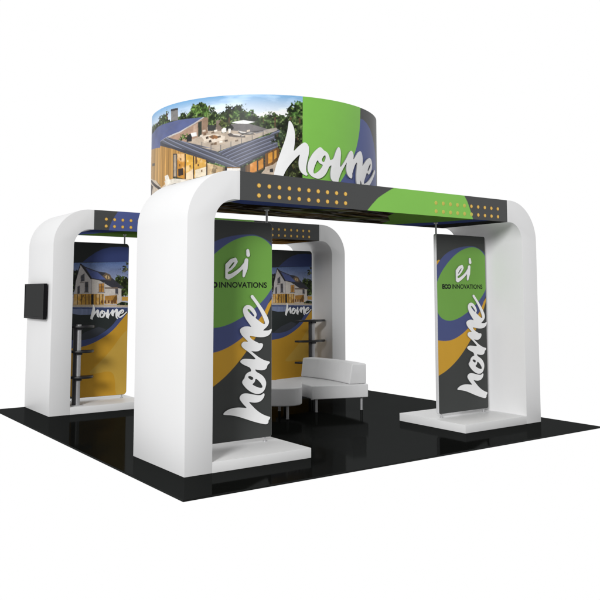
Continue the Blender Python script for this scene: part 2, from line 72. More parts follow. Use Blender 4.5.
def floor_mat():
    m = bpy.data.materials.new('polished_black_floor'); m.use_nodes = True
    nt = m.node_tree; nt.nodes.clear()
    out = nt.nodes.new('ShaderNodeOutputMaterial'); mix = nt.nodes.new('ShaderNodeMixShader'); mix.inputs['Fac'].default_value = FLOOR_GLOSS
    d = nt.nodes.new('ShaderNodeBsdfDiffuse'); g = nt.nodes.new('ShaderNodeBsdfAnisotropic')
    tc = nt.nodes.new('ShaderNodeTexCoord')
    n = nt.nodes.new('ShaderNodeTexNoise'); n.inputs['Scale'].default_value = 1.3; n.inputs['Detail'].default_value = 6
    nt.links.new(tc.outputs['Object'], n.inputs['Vector'])
    r = nt.nodes.new('ShaderNodeValToRGB'); r.color_ramp.elements[0].color = (.0036, .0038, .0034, 1); r.color_ramp.elements[1].color = (.0062, .0066, .006, 1)
    nt.links.new(n.outputs['Fac'], r.inputs['Fac']); nt.links.new(r.outputs['Color'], d.inputs['Color'])
    rg = nt.nodes.new('ShaderNodeMapRange'); rg.inputs['To Min'].default_value = .04; rg.inputs['To Max'].default_value = .10
    nt.links.new(n.outputs['Fac'], rg.inputs['Value']); nt.links.new(rg.outputs['Result'], g.inputs['Roughness'])
    g.inputs['Color'].default_value = (.95, 1, 1, 1)
    nt.links.new(d.outputs[0], mix.inputs[1]); nt.links.new(g.outputs[0], mix.inputs[2]); nt.links.new(mix.outputs[0], out.inputs['Surface'])
    return m
FLOOR_GLOSS = 0.021
CAM_SIDE_DIM = .28  # world brightness behind the camera, lowered to shape the booth's shading

M = {
 'white': mat('white_laminate', (.80, .80, .803), .42, spec=.3, var=.012, scale=1.2, bump=.02, bscale=60),
 'platform': mat('white_platform', (.80, .80, .80), .4, spec=.3, var=.02, scale=2.2),
 'vinyl': mat('white_vinyl', (.72, .72, .725), .45, spec=.35, var=.03, scale=4, bump=.55, bscale=9, stretch=(1, 1, .22)),
 'letter': mat('white_letter', (.90, .90, .90), .5, spec=.2, var=.02, scale=9),
 'letter_edge': mat('letter_edge', (.26, .26, .27), .6, spec=.2),  # dark edge colour standing in for the letters' shadow outline
 'silver': mat('brushed_aluminium', (.46, .46, .47), .42, metal=.45, var=.05, scale=40),
 'frame': mat('panel_edge', (.66, .66, .67), .45, spec=.4, var=.02),
 'black': mat('black_shelf', (.012, .012, .014), .38, spec=.4),
 'dark': mat('dark_panel', (.032, .034, .034), .55, spec=.2),
 'post_dark': mat('post_dark_grey', (.05, .05, .055), .5, spec=.3),  # dark grey of the post's side channel and shelf brackets
 'lamp': mat('amber_light', (.80, .50, .11), .4, spec=.2, var=.06, scale=60),
 'lamp_rim': mat('amber_rim', (.30, .16, .035), .5, spec=.2),
 'lamp_pale': mat('pale_gold_light', (.56, .50, .10), .4, spec=.2, var=.06, scale=60),
 'lamp_pale_rim': mat('pale_gold_rim', (.40, .50, .10), .5, spec=.2),
 'tv': mat('tv_plastic', (.006, .006, .007), .5, spec=.08),
 'print': print_mat('printed_skin'),
 'soffit': print_mat('printed_soffit', .8, 0.0),
}
M['floor'] = floor_mat()

def screen_mat():
    m = bpy.data.materials.new('dark_glass_screen'); m.use_nodes = True
    nt = m.node_tree; nt.nodes.clear()
    out = nt.nodes.new('ShaderNodeOutputMaterial'); mix = nt.nodes.new('ShaderNodeMixShader'); mix.inputs['Fac'].default_value = .05
    d = nt.nodes.new('ShaderNodeBsdfDiffuse'); d.inputs['Color'].default_value = (.006, .007, .007, 1)
    g = nt.nodes.new('ShaderNodeBsdfAnisotropic'); g.inputs['Roughness'].default_value = .12
    nt.links.new(d.outputs[0], mix.inputs[1]); nt.links.new(g.outputs[0], mix.inputs[2]); nt.links.new(mix.outputs[0], out.inputs['Surface'])
    return m
M['screen'] = screen_mat()

# ------------------------------------------------------------------ objects
def tag(o, label=None, cat=None, group=None, kind=None):
    if label: o['label'] = label
    if cat: o['category'] = cat
    if group: o['group'] = group
    if kind: o['kind'] = kind
    return o

def thing(name, loc=(0, 0, 0), **k):
    o = bpy.data.objects.new(name, None); COL.objects.link(o); o.location = loc
    o.empty_display_size = .2
    return tag(o, **k)

def mesh_obj(name, me, parent=None, loc=None):
    o = bpy.data.objects.new(name, me); COL.objects.link(o)
    if parent: o.parent = parent
    if loc is not None: o.location = loc
    return o

def obj(name, bm, mats, parent=None, loc=None, smooth=False, angle=None):
    me = bpy.data.meshes.new(name)
    bmesh.ops.recalc_face_normals(bm, faces=bm.faces)
    if smooth:
        for f in bm.faces: f.smooth = True
        if angle:
            for e in bm.edges:
                if len(e.link_faces) == 2 and e.calc_face_angle(0) > angle: e.smooth = False
    bm.to_mesh(me); bm.free()
    for m in (mats if isinstance(mats, (list, tuple)) else [mats]): me.materials.append(m)
    return mesh_obj(name, me, parent, loc)

def add_box(bm, x0, x1, y0, y1, z0, z1, bev=0.0, seg=2):
    t = bmesh.new()
    bmesh.ops.create_cube(t, size=1)
    for v in t.verts: v.co = Vector(((x0 + x1) / 2 + v.co.x * (x1 - x0), (y0 + y1) / 2 + v.co.y * (y1 - y0), (z0 + z1) / 2 + v.co.z * (z1 - z0)))
    if bev: bmesh.ops.bevel(t, geom=t.edges[:], offset=bev, segments=seg, profile=.6, affect='EDGES')
    tm = bpy.data.meshes.new('t'); t.to_mesh(tm); t.free(); bm.from_mesh(tm); bpy.data.meshes.remove(tm)

def box(*a, **k):
    bm = bmesh.new(); add_box(bm, *a, **k); return bm

def add_cyl(bm, x, y, z0, z1, r, n=20, r2=None, bev=0.0):
    t = bmesh.new()
    bmesh.ops.create_cone(t, cap_ends=True, segments=n, radius1=r, radius2=r if r2 is None else r2, depth=z1 - z0)
    if bev:
        es = [e for e in t.edges if abs(e.verts[0].co.z - e.verts[1].co.z) < 1e-6]
        bmesh.ops.bevel(t, geom=es, offset=bev, segments=2, affect='EDGES')
    bmesh.ops.translate(t, verts=t.verts, vec=(x, y, (z0 + z1) / 2))
    tm = bpy.data.meshes.new('t'); t.to_mesh(tm); t.free(); bm.from_mesh(tm); bpy.data.meshes.remove(tm)

def cyl(*a, **k):
    bm = bmesh.new(); add_cyl(bm, *a, **k); return bm

def extrude_profile(pts, y0, y1, axis='y', bev=0.0, seg=2):
    """Closed outline (a, z) extruded along y (or x); or (x, y) along z."""
    bm = bmesh.new()
    P = {'y': lambda a, b: (a, y0, b), 'x': lambda a, b: (y0, a, b), 'z': lambda a, b: (a, b, y0)}[axis]
    D = {'y': (0, y1 - y0, 0), 'x': (y1 - y0, 0, 0), 'z': (0, 0, y1 - y0)}[axis]
    f = bm.faces.new([bm.verts.new(P(a, b)) for a, b in pts])
    r = bmesh.ops.extrude_face_region(bm, geom=[f])
    bmesh.ops.translate(bm, verts=[v for v in r['geom'] if isinstance(v, bmesh.types.BMVert)], vec=D)
    if bev:
        bm.edges.ensure_lookup_table()
        bmesh.ops.recalc_face_normals(bm, faces=bm.faces)
        es = [e for e in bm.edges if len(e.link_faces) == 2 and e.calc_face_angle(0) > .5]
        bmesh.ops.bevel(bm, geom=es, offset=bev, segments=seg, profile=.6, affect='EDGES', clamp_overlap=True)
    return bm

def arc(cx, cz, r, a0, a1, n):
    return [(cx + r * math.cos(a0 + (a1 - a0) * i / n), cz + r * math.sin(a0 + (a1 - a0) * i / n)) for i in range(n + 1)]

# ------------------------------------------------------------------ printing: numpy painter on a fine grid
def vnoise(x, y, seed=0):
    xi, yi = np.floor(x).astype(np.int64), np.floor(y).astype(np.int64)
    fx, fy = x - xi, y - yi
    fx = fx * fx * (3 - 2 * fx); fy = fy * fy * (3 - 2 * fy)
    def hsh(a, b):
        n = (a * 374761393 + b * 668265263 + seed * 1442695041) & 0x7fffffff
        n = ((n ^ (n >> 13)) * 1274126177) & 0x7fffffff
        return ((n ^ (n >> 16)) & 0xffff) / 65535.0
    return (hsh(xi, yi) * (1 - fx) + hsh(xi + 1, yi) * fx) * (1 - fy) + (hsh(xi, yi + 1) * (1 - fx) + hsh(xi + 1, yi + 1) * fx) * fy
def fbm(x, y, o=4, seed=0):
    s, a, t = 0, 1.0, 0
    for i in range(o): s = s + a * vnoise(x * 2 ** i, y * 2 ** i, seed + i); t += a; a *= .6
    return s / t
def inside(poly, X, Y):
    r = np.zeros(X.shape, bool)
    n = len(poly)
    for i in range(n):
        (x1, y1), (x2, y2) = poly[i], poly[(i + 1) % n]
        if y1 == y2: continue
        c = (y1 > Y) != (y2 > Y)
        r ^= c & (X < (x2 - x1) * (Y - y1) / (y2 - y1) + x1)
    return r
def chaikin(p, n=2):
    for _ in range(n):
        q = []
        for i in range(len(p)):
            a, b = p[i], p[(i + 1) % len(p)]
            q += [(a[0] * .75 + b[0] * .25, a[1] * .75 + b[1] * .25), (a[0] * .25 + b[0] * .75, a[1] * .25 + b[1] * .75)]
        p = q
    return p
class Canvas:
    """Ink picture sampled k times finer than the mesh grid, then averaged."""
    def __init__(s, u0, u1, v0, v1, nu, nv, k=2):
        s.nu, s.nv, s.k = nu, nv, k
        du, dv = (u1 - u0) / (nu - 1), (v1 - v0) / (nv - 1)
        us = u0 + du * ((np.arange(nu * k) + .5) / k - .5); vs = v0 + dv * ((np.arange(nv * k) + .5) / k - .5)
        s.us, s.vs = us, vs
        s.c = np.zeros((nv * k, nu * k, 3))
    def fill(s, col): s.c[:] = srgb(col)
    def poly(s, p, shade, feather=None):
        xs = [q[0] for q in p]; ys = [q[1] for q in p]; m = .08
        i0, i1 = np.searchsorted(s.us, [min(xs) - m, max(xs) + m]); j0, j1 = np.searchsorted(s.vs, [min(ys) - m, max(ys) + m])
        if i1 <= i0 or j1 <= j0: return
        X, Y = np.meshgrid(s.us[i0:i1], s.vs[j0:j1])
        if feather:
            g = feather * .3
            jx = (fbm(X / feather, Y / feather, 3, 11) - .5) * feather * 2.0 + (vnoise(X / g, Y / g, 41) - .5) * g * 3.0
            jy = (fbm(X / feather, Y / feather, 3, 29) - .5) * feather * 2.0 + (vnoise(X / g, Y / g, 57) - .5) * g * 3.0
            k = inside(p, X + jx, Y + jy)
        else: k = inside(p, X, Y)
        c = shade(X, Y, p) if callable(shade) else np.broadcast_to(srgb(shade), X.shape + (3,))
        s.c[j0:j1, i0:i1][k] = c[k]
    def verts(s):
        k = s.k
        return s.c.reshape(s.nv, k, s.nu, k, 3).mean(axis=(1, 3)).reshape(-1, 3)

def grid_mesh(name, co, nu, nv, ink, closed=False, skin='print'):
    me = bpy.data.meshes.new(name)
    idx = np.arange(nu * nv).reshape(nv, nu)
    if closed: idx = np.concatenate([idx, idx[:, :1]], 1)
    q = np.stack([idx[:-1, :-1], idx[:-1, 1:], idx[1:, 1:], idx[1:, :-1]], -1).reshape(-1, 4)
    me.vertices.add(len(co)); me.vertices.foreach_set('co', np.asarray(co, np.float32).ravel())
    me.loops.add(q.size); me.loops.foreach_set('vertex_index', q.ravel().astype(np.int32))
    me.polygons.add(len(q)); me.polygons.foreach_set('loop_start', np.arange(0, q.size, 4, dtype=np.int32))
    me.polygons.foreach_set('use_smooth', np.ones(len(q), bool))
    me.update(calc_edges=True)
    a = me.color_attributes.new('ink', 'FLOAT_COLOR', 'POINT')
    rgba = np.ones((len(co), 4), np.float32); rgba[:, :3] = ink
    a.data.foreach_set('color', rgba.ravel())
    me.materials.append(M[skin])
    return me

# ---- ink textures
def lin(c): return srgb(c)
def t_tree(col):
    c0 = lin(col)
    def f(X, Y, p):
        n = fbm(X / .13, Y / .13, 3, 3); leaf = vnoise(X / .019, Y / .019, 8); l2 = vnoise(X / .034 + 3.1, Y / .03, 19); j = fbm(X / .05, Y / .05, 3, 15)
        t = np.clip((n - .22) * 2.0, .16, 1.5) * np.clip(.10 + 1.7 * leaf * (.45 + l2), .12, 2.3) * np.clip((j - .15) * 2.1, .3, 1.6)
        c = c0 * t[..., None]
        tip = (leaf > .70) & (j > .50)
        c[tip] = c[tip] * .5 + lin((150, 172, 104)) * .5
        dk = (l2 < .22) & (j < .52)
        c[dk] = lin((30, 34, 22))
        br = (vnoise(X / .03 + 9, Y / .2, 77) > .86) & (j < .5)
        c[br] = lin((92, 72, 50))
        return c
    return f
def t_solar(col):
    c0 = lin(col)
    def f(X, Y, p):
        n = fbm(X / .3, Y / .2, 3, 5)
        a = ((X * .9 + Y * 1.6) / .17) % 1; b = ((X * .35 - Y * 1.2) / .2) % 1
        line = (a < .07) | (b < .06)
        c = c0 * (.72 + .75 * n)[..., None]
        c[line] = c[line] * .75 + .04
        return c
    return f
def t_wood(col):
    c0 = lin(col)
    def f(X, Y, p):
        k = np.floor(X / .055); pl = vnoise(k * 7.3, k * 0 + 2.5, 2)
        n = fbm(X / .012, Y / .35, 3, 6)
        t = (.55 + .75 * pl) * (.65 + .7 * n)
        t[(X / .055) % 1 < .12] *= .55
        return c0 * t[..., None]
    return f
def t_glow(col):
    c0 = lin(col)
    def f(X, Y, p):
        n = fbm(X / .16, Y / .12, 4, 12); k = fbm(X / .04, Y / .05, 2, 17)
        c = c0 * np.array([1.0, .90, .74]) * (.30 + .72 * n + .30 * k)[..., None]
        d = (vnoise(X / .05, Y / .16, 23) > .78) & (k < .55)
        c[d] *= .42
        w = np.clip((n - .56) * 5, 0, .8)[..., None]
        return c * (1 - w * .6) + lin((250, 230, 190)) * w * .6
    return f
def t_seam(col, kx, ky, step, hi=.16):
    c0 = lin(col)
    def f(X, Y, p):
        s = ((X * kx + Y * ky) / step) % 1
        c = np.broadcast_to(c0, X.shape + (3,)) * (.85 + .4 * fbm(X / .5, Y / .2, 3, 4))[..., None]
        c[s < .3] += lin((130, 136, 160)) * .55
        c[(s > .3) & (s < .45)] *= .55
        return c
    return f
def t_rail(col):
    def f(X, Y, p):
        c = np.broadcast_to(lin((190, 176, 160)), X.shape + (3,)) * (.8 + .45 * fbm(X / .08, Y / .05, 3, 9))[..., None]
        k = (X / .14) % 1 < .07
        c[k] = lin((120, 116, 112)); return c
    return f
def t_flat(col):
    c0 = lin(col)
    def f(X, Y, p): return c0 * (.62 + .5 * fbm(X / .05, Y / .035, 3, 21) + .28 * fbm(X / .35, Y / .2, 2, 33))[..., None]
    return f
GREEN_INK, BLUE_INK, GOLD_INK, DARK_INK = (132, 196, 84), (80, 92, 146), (222, 164, 42), (72, 73, 73)

# ------------------------------------------------------------------ brush lettering as real raised letters
def sd_field(letters, X, Y):
    """Signed distance (negative inside) of a list of [outer, hole, ...] outlines."""
    best = np.full(X.shape, 1e9)
    for L in letters:
        ins = np.zeros(X.shape, bool); d = np.full(X.shape, 1e9)
        for q in L:
            q = chaikin(q, 2)
            ins ^= inside(q, X, Y)
            for i in range(len(q)):
                (x1, y1), (x2, y2) = q[i], q[(i + 1) % len(q)]
                ex, ey = x2 - x1, y2 - y1; L2 = ex * ex + ey * ey + 1e-12
                t = np.clip(((X - x1) * ex + (Y - y1) * ey) / L2, 0, 1)
                d = np.minimum(d, (X - x1 - t * ex) ** 2 + (Y - y1 - t * ey) ** 2)
        d = np.sqrt(d); best = np.minimum(best, np.where(ins, -d, d))
    return best
def sd_strokes(strokes, X, Y):
    best = np.full(X.shape, 1e9)
    for pts, rad in strokes:
        for i in range(len(pts) - 1):
            (x1, y1), (x2, y2) = pts[i], pts[i + 1]
            ex, ey = x2 - x1, y2 - y1; L2 = ex * ex + ey * ey + 1e-12
            t = np.clip(((X - x1) * ex + (Y - y1) * ey) / L2, 0, 1)
            best = np.minimum(best, np.hypot(X - x1 - t * ex, Y - y1 - t * ey) - (rad[i] + t * (rad[i + 1] - rad[i])))
    return best
def letters_mesh(name, F, xs, ys, place, back, front):
    """Marching squares over field F; place(u, v, depth) -> xyz. Faces at depth=front, edges down to depth=back."""
    bm = bmesh.new(); cache = {}
    def node(key, u, v):
        if key not in cache: cache[key] = (bm.verts.new(place(u, v, front)), u, v)
        return cache[key][0]
    walls = []
    ny, nx = F.shape
    act = F < 0
    cell = act[:-1, :-1] | act[1:, :-1] | act[:-1, 1:] | act[1:, 1:]
    for j, i in zip(*np.nonzero(cell)):
        cs = [(j, i), (j, i + 1), (j + 1, i + 1), (j + 1, i)]
        poly = []
        for k in range(4):
            a, b = cs[k], cs[(k + 1) % 4]
            fa, fb = F[a], F[b]
            if fa < 0: poly.append((node(('c',) + a, xs[a[1]], ys[a[0]]), False))
            if (fa < 0) != (fb < 0):
                t = min(max(fa / (fa - fb), .02), .98)
                lo, hi = (a, b) if a < b else (b, a)
                u = xs[a[1]] + t * (xs[b[1]] - xs[a[1]]); v = ys[a[0]] + t * (ys[b[0]] - ys[a[0]])
                poly.append((node(('e', lo, hi), u, v), True))
        if len(poly) >= 3:
            try: f = bm.faces.new([q[0] for q in poly])
            except ValueError: continue
    bnd = [e for e in bm.edges if len(e.link_faces) == 1]
    uv = {c[0]: (c[1], c[2]) for c in cache.values()}
    low = {}
    for e in bnd:
        for v in e.verts:
            if v not in low: low[v] = bm.verts.new(place(uv[v][0], uv[v][1], back))
    for e in bnd:
        a, b = e.verts
        f = bm.faces.new((a, b, low[b], low[a])); f.material_index = 1
    me = bpy.data.meshes.new(name)
    bmesh.ops.recalc_face_normals(bm, faces=bm.faces)
    bm.to_mesh(me); bm.free()
    me.materials.append(M['letter']); me.materials.append(M['letter_edge'])
    return me
gx = np.arange(.10, 1.0, .0065); gz = np.arange(.28, 1.78, .0065)
GX, GZ = np.meshgrid(gx, gz)
HOME = sd_field(LOGO, GX, GZ)

# ------------------------------------------------------------------ camera, light
cam = bpy.data.cameras.new('camera'); co = bpy.data.objects.new('camera', cam); COL.objects.link(co)
co.location = (-3.0718, -5.9989, 1.7533)
yaw, pitch, roll = -.6224, .0879, -.0007
fw = Vector((-math.sin(yaw) * math.cos(pitch), math.cos(yaw) * math.cos(pitch), math.sin(pitch)))
r_ = Vector((math.cos(yaw), math.sin(yaw), 0)); u_ = r_.cross(fw)
rr, uu = r_ * math.cos(roll) + u_ * math.sin(roll), -r_ * math.sin(roll) + u_ * math.cos(roll)
co.rotation_euler = Matrix((rr, uu, -fw)).transposed().to_euler()
cam.sensor_width = 36; cam.lens = 36 * 758.196 / 600; cam.shift_y = -72.71 / 600; cam.clip_end = 500
scene.camera = co

w = bpy.data.worlds.new('World'); scene.world = w; w.use_nodes = True
wn = w.node_tree; bgn = wn.nodes['Background']; bgn.inputs['Strength'].default_value = 1.0
# plain white surround, its camera side dimmed to add contrast inside the booth
wtc = wn.nodes.new('ShaderNodeTexCoord'); wd = wn.nodes.new('ShaderNodeVectorMath'); wd.operation = 'DOT_PRODUCT'
wd.inputs[1].default_value = (.62, .78, .0)
wn.links.new(wtc.outputs['Generated'], wd.inputs[0])
wm = wn.nodes.new('ShaderNodeMapRange'); wm.interpolation_type = 'SMOOTHSTEP'
wm.inputs['From Min'].default_value = -.55; wm.inputs['From Max'].default_value = .12
wm.inputs['To Min'].default_value = CAM_SIDE_DIM; wm.inputs['To Max'].default_value = 1.0
wn.links.new(wd.outputs['Value'], wm.inputs['Value']); wn.links.new(wm.outputs['Result'], bgn.inputs['Color'])
def area(name, loc, target, power, size):
    l = bpy.data.lights.new(name, 'AREA'); l.energy = power; l.shape = 'DISK'; l.size = size
    o = bpy.data.objects.new(name, l); COL.objects.link(o); o.location = loc
    o.rotation_euler = (Vector(target) - Vector(loc)).to_track_quat('-Z', 'Y').to_euler()
    return o
area('studio_key', (-24.5, -19, 12.5), (2.5, 2, 1.5), 10000, 9.0)
vs = scene.view_settings; vs.view_transform = 'Standard'; vs.look = 'None'; vs.exposure = 0; vs.gamma = 1
scene.cycles.use_denoising = True; scene.cycles.max_bounces = 8

# ------------------------------------------------------------------ floor
fl = obj('floor', box(0, 6.16, 0, 6.31, -.02, 0, bev=.004), M['floor']); tag(fl, kind='structure')
fl['label'] = 'polished black square exhibition floor'

# ------------------------------------------------------------------ arches
T, D, H, HH, R, W_, PW, PH = .307, 1.208, 3.029, .3005, .547, .607, 1.5165, .105
def pillar_profile(left, a0, a1):
    ri = R - HH + .006
    if left:
        x = a0
        return [(x, 0)] + [(x + T, 0)] + [(x + T, H - HH - ri)] + arc(x + T + ri, H - HH - ri, ri, PI, PI / 2, 20)[1:] + [(x + W_, H - HH), (x + W_, H)] + arc(x + R, H - R, R, PI / 2, PI, 32)
    return [(a0 + a1 - p, q) for p, q in pillar_profile(True, a0, a1)]

def header_ink(bounds, dots):
    pass

def make_arch(a0, a1, y0, label, split, dotsx, under):
    cx = (a0 + a1) / 2
    root = thing('display_arch', (cx, y0 + D / 2, 0), label=label, cat='exhibit arch', group='white arches of the booth')
    def loc(bm): bmesh.ops.translate(bm, verts=bm.verts, vec=(-cx, -(y0 + D / 2), 0)); return bm
    for left in (True, False):
        bm = extrude_profile(pillar_profile(left, a0, a1), y0, y0 + D, bev=.006)
        obj('pillar', loc(bm), M['white'], root, smooth=True, angle=.5)
        xa, xb = (a0 + T, a0 + PW) if left else (a1 - PW, a1 - T)
        obj('platform', loc(box(xa, xb, y0, y0 + D, 0, PH, bev=.004)), M['platform'], root, smooth=True, angle=.5)
    # header beam: core body with a printed face, back and soffit
    hx0, hx1 = a0 + W_, a1 - W_
    head = obj('header', loc(box(hx0 + .001, hx1 - .001, y0 + .004, y0 + D - .004, H - HH + .004, H)), M['dark'], root)
    # front print
    for side in (0, 1):
        nu, nv = 640, 46
        cv = Canvas(hx0, hx1, H - HH, H, nu, nv, 2); cv.fill(DARK_INK)
        for p, c in split: cv.poly(p, c)
        U, V = np.meshgrid(np.linspace(hx0, hx1, nu), np.linspace(H - HH, H - .0005, nv))
        y = (y0 + .001 if side == 0 else y0 + D - .001)
        P = np.stack([U.ravel() - cx, np.full(U.size, y - (y0 + D / 2)), V.ravel()], 1)
        mesh_obj('fascia', grid_mesh('fascia', P, nu, nv, cv.verts()), head)
    # soffit print, inks darkened for shade, picture partly a painted reflection
    nu, nv = 560, 150
    cv = Canvas(hx0, hx1, y0, y0 + D, nu, nv, 2); cv.fill((40, 34, 26))
    under(cv, hx0, hx1, y0)
    U, V = np.meshgrid(np.linspace(hx0, hx1, nu), np.linspace(y0 + .003, y0 + D - .003, nv))
    P = np.stack([U.ravel() - cx, V.ravel() - (y0 + D / 2), np.full(U.size, H - HH)], 1)
    mesh_obj('soffit', grid_mesh('soffit', P, nu, nv, cv.verts(), skin='soffit'), head)
    # amber lights
    green_lo, green_hi = split[-1][0][1][0], (lambda z: np.interp(z, [2.72, 2.8, 2.9, 3.03], [4.53, 4.5, 4.455, 4.377])) if len(split) == 1 else (lambda z: 3.93)
    bm = bmesh.new()
    prof = [(.0, .006), (.009, .0057), (.017, .0045), (.0205, .0035), (.0235, .003), (.026, .0)]
    n = 20; rings = []
    for r, d in prof:
        rings.append([bm.verts.new((r * math.cos(2 * PI * i / n), -d, r * math.sin(2 * PI * i / n))) for i in range(n)] if r else [bm.verts.new((0, -d, 0))])
    for k in range(len(rings) - 1):
        for i in range(n):
            j = (i + 1) % n
            f = bm.faces.new((rings[0][0], rings[1][i], rings[1][j]) if k == 0 else (rings[k][i], rings[k + 1][i], rings[k + 1][j], rings[k][j]))
            f.material_index = 0 if k < 3 else 1; f.smooth = True
    bmesh.ops.recalc_face_normals(bm, faces=bm.faces)
    me = bpy.data.meshes.new('light'); bm.to_mesh(me); bm.free(); me.materials.append(M['lamp']); me.materials.append(M['lamp_rim'])
    pale = me.copy(); pale.materials.clear(); pale.materials.append(M['lamp_pale']); pale.materials.append(M['lamp_pale_rim'])
    for x in dotsx:
        for z in (2.896, 2.79):
            mesh_obj('light', pale if green_lo < x < green_hi(z) else me, head, (x - cx, y0 + .001 - (y0 + D / 2), z))
    return root

def soffit_front(cv, x0, x1, y0):
    X, Y = np.meshgrid(cv.us, cv.vs)
    n = fbm(X / .5 + Y * 1.2, (Y - X * .3) / .10, 5, 31); k = fbm(X / .2, Y / .05, 3, 40)
    g = fbm(X / .7 - Y * 1.5, (Y + X * .15) / .16, 4, 47)
    c = lin((84, 70, 48)) * np.clip((n - .40) * 3.0, .12, 1.6)[..., None] + lin((128, 130, 134)) * np.clip((k - .58) * 3, 0, .5)[..., None] + lin((70, 88, 48)) * np.clip((g - .55) * 3, 0, .6)[..., None]
    cv.c[:] = c
    cv.poly([(x0, y0), (2.5, y0), (2.1, y0 + .22), (1.2, y0 + .30), (x0, y0 + .22)], (60, 72, 120))
    cv.poly([(3.15, y0), (3.35, y0 + .35), (3.75, y0 + .75), (4.0, y0 + D), (4.6, y0 + D), (4.75, y0 + .5), (4.55, y0)], (88, 124, 54))
    cv.poly([(4.15, y0 + D), (4.45, y0 + .55), (4.55, y0), (4.85, y0), (4.75, y0 + .7), (4.6, y0 + D)], (58, 68, 112))
    cv.poly([(4.85, y0), (4.75, y0 + .7), (4.6, y0 + D), (x1 + .1, y0 + D), (x1 + .1, y0)], (38, 38, 38))
def soffit_back(cv, x0, x1, y0):
    X, Y = np.meshgrid(cv.us, cv.vs)
    n = fbm(X / .5 + Y * 1.2, (Y - X * .3) / .10, 5, 51)
    cv.c[:] = lin((110, 82, 44)) * np.clip((n - .35) * 3, .06, 1.8)[..., None]
    cv.poly([(1.0, y0), (1.9, y0), (1.9, y0 + D), (1.0, y0 + D)], (66, 78, 126))
    cv.poly([(1.55, y0), (2.6, y0), (2.6, y0 + D), (1.2, y0 + D)], (70, 96, 40))
gf = [(2.70, 2.72), (2.78, 2.80), (2.877, 2.887), (2.965, 2.94), (3.07, 2.998), (3.16, 3.04), (4.365, 3.04), (4.377, 3.02), (4.425, 2.955), (4.455, 2.898), (4.50, 2.80), (4.53, 2.72)]
bb_ = [(1.292, 2.72), (1.31, 2.80), (1.341, 2.874), (1.385, 2.95), (1.445, 3.04), (2.75, 3.04), (2.75, 2.72)]
gb = [(2.75, 2.72), (2.75, 3.04), (3.90, 3.04), (3.95, 2.95), (3.99, 2.85), (4.03, 2.72)]
make_arch(.369, 5.823, .706, 'near white arch with curved shoulders carrying a grey and green header', [(gf, GREEN_INK)],
          [1.207 + .1306 * i for i in range(10)] + [3.848 + .1306 * i for i in range(10)], soffit_front)
make_arch(.453, 5.935, 5.103, 'far white arch with a wall monitor and grey, blue and green header', [(bb_, BLUE_INK), (gb, GREEN_INK)],
          [1.25 + .1335 * i for i in range(10)] + [3.895 + .1335 * i for i in range(10)], soffit_back)

# ------------------------------------------------------------------ banners
BW, BZ0, BZ1, BT = .985, .152, 2.572, .05
def rounded_rect(x0, x1, z0, z1, r, n=8):
    return arc(x1 - r, z1 - r, r, 0, PI / 2, n) + arc(x0 + r, z1 - r, r, PI / 2, PI, n) + arc(x0 + r, z0 + r, r, PI, 1.5 * PI, n) + arc(x1 - r, z0 + r, r, 1.5 * PI, 2 * PI, n)
def print_sheet(cv, nu, nv, rad, y):
    U, V = np.meshgrid(np.linspace(.003, BW - .003, nu), np.linspace(BZ0 + .003, BZ1 - .003, nv))
    u, v = U.ravel().copy(), V.ravel().copy()
    r = rad - .003
    for cx_, sx in ((.003 + r, -1), (BW - .003 - r, 1)):
        for cz_, sz in ((BZ0 + .003 + r, -1), (BZ1 - .003 - r, 1)):
            m = ((u - cx_) * sx > 0) & ((v - cz_) * sz > 0)
            dx, dz = u[m] - cx_, v[m] - cz_
            L2 = np.hypot(dx, dz); Li = np.maximum(np.abs(dx), np.abs(dz))
            s = np.where(L2 > 1e-9, Li / np.maximum(L2, 1e-9), 1)
            u[m], v[m] = cx_ + dx * s, cz_ + dz * s
    return grid_mesh('graphic', np.stack([u, np.full(u.size, y), v], 1), nu, nv, cv.verts())

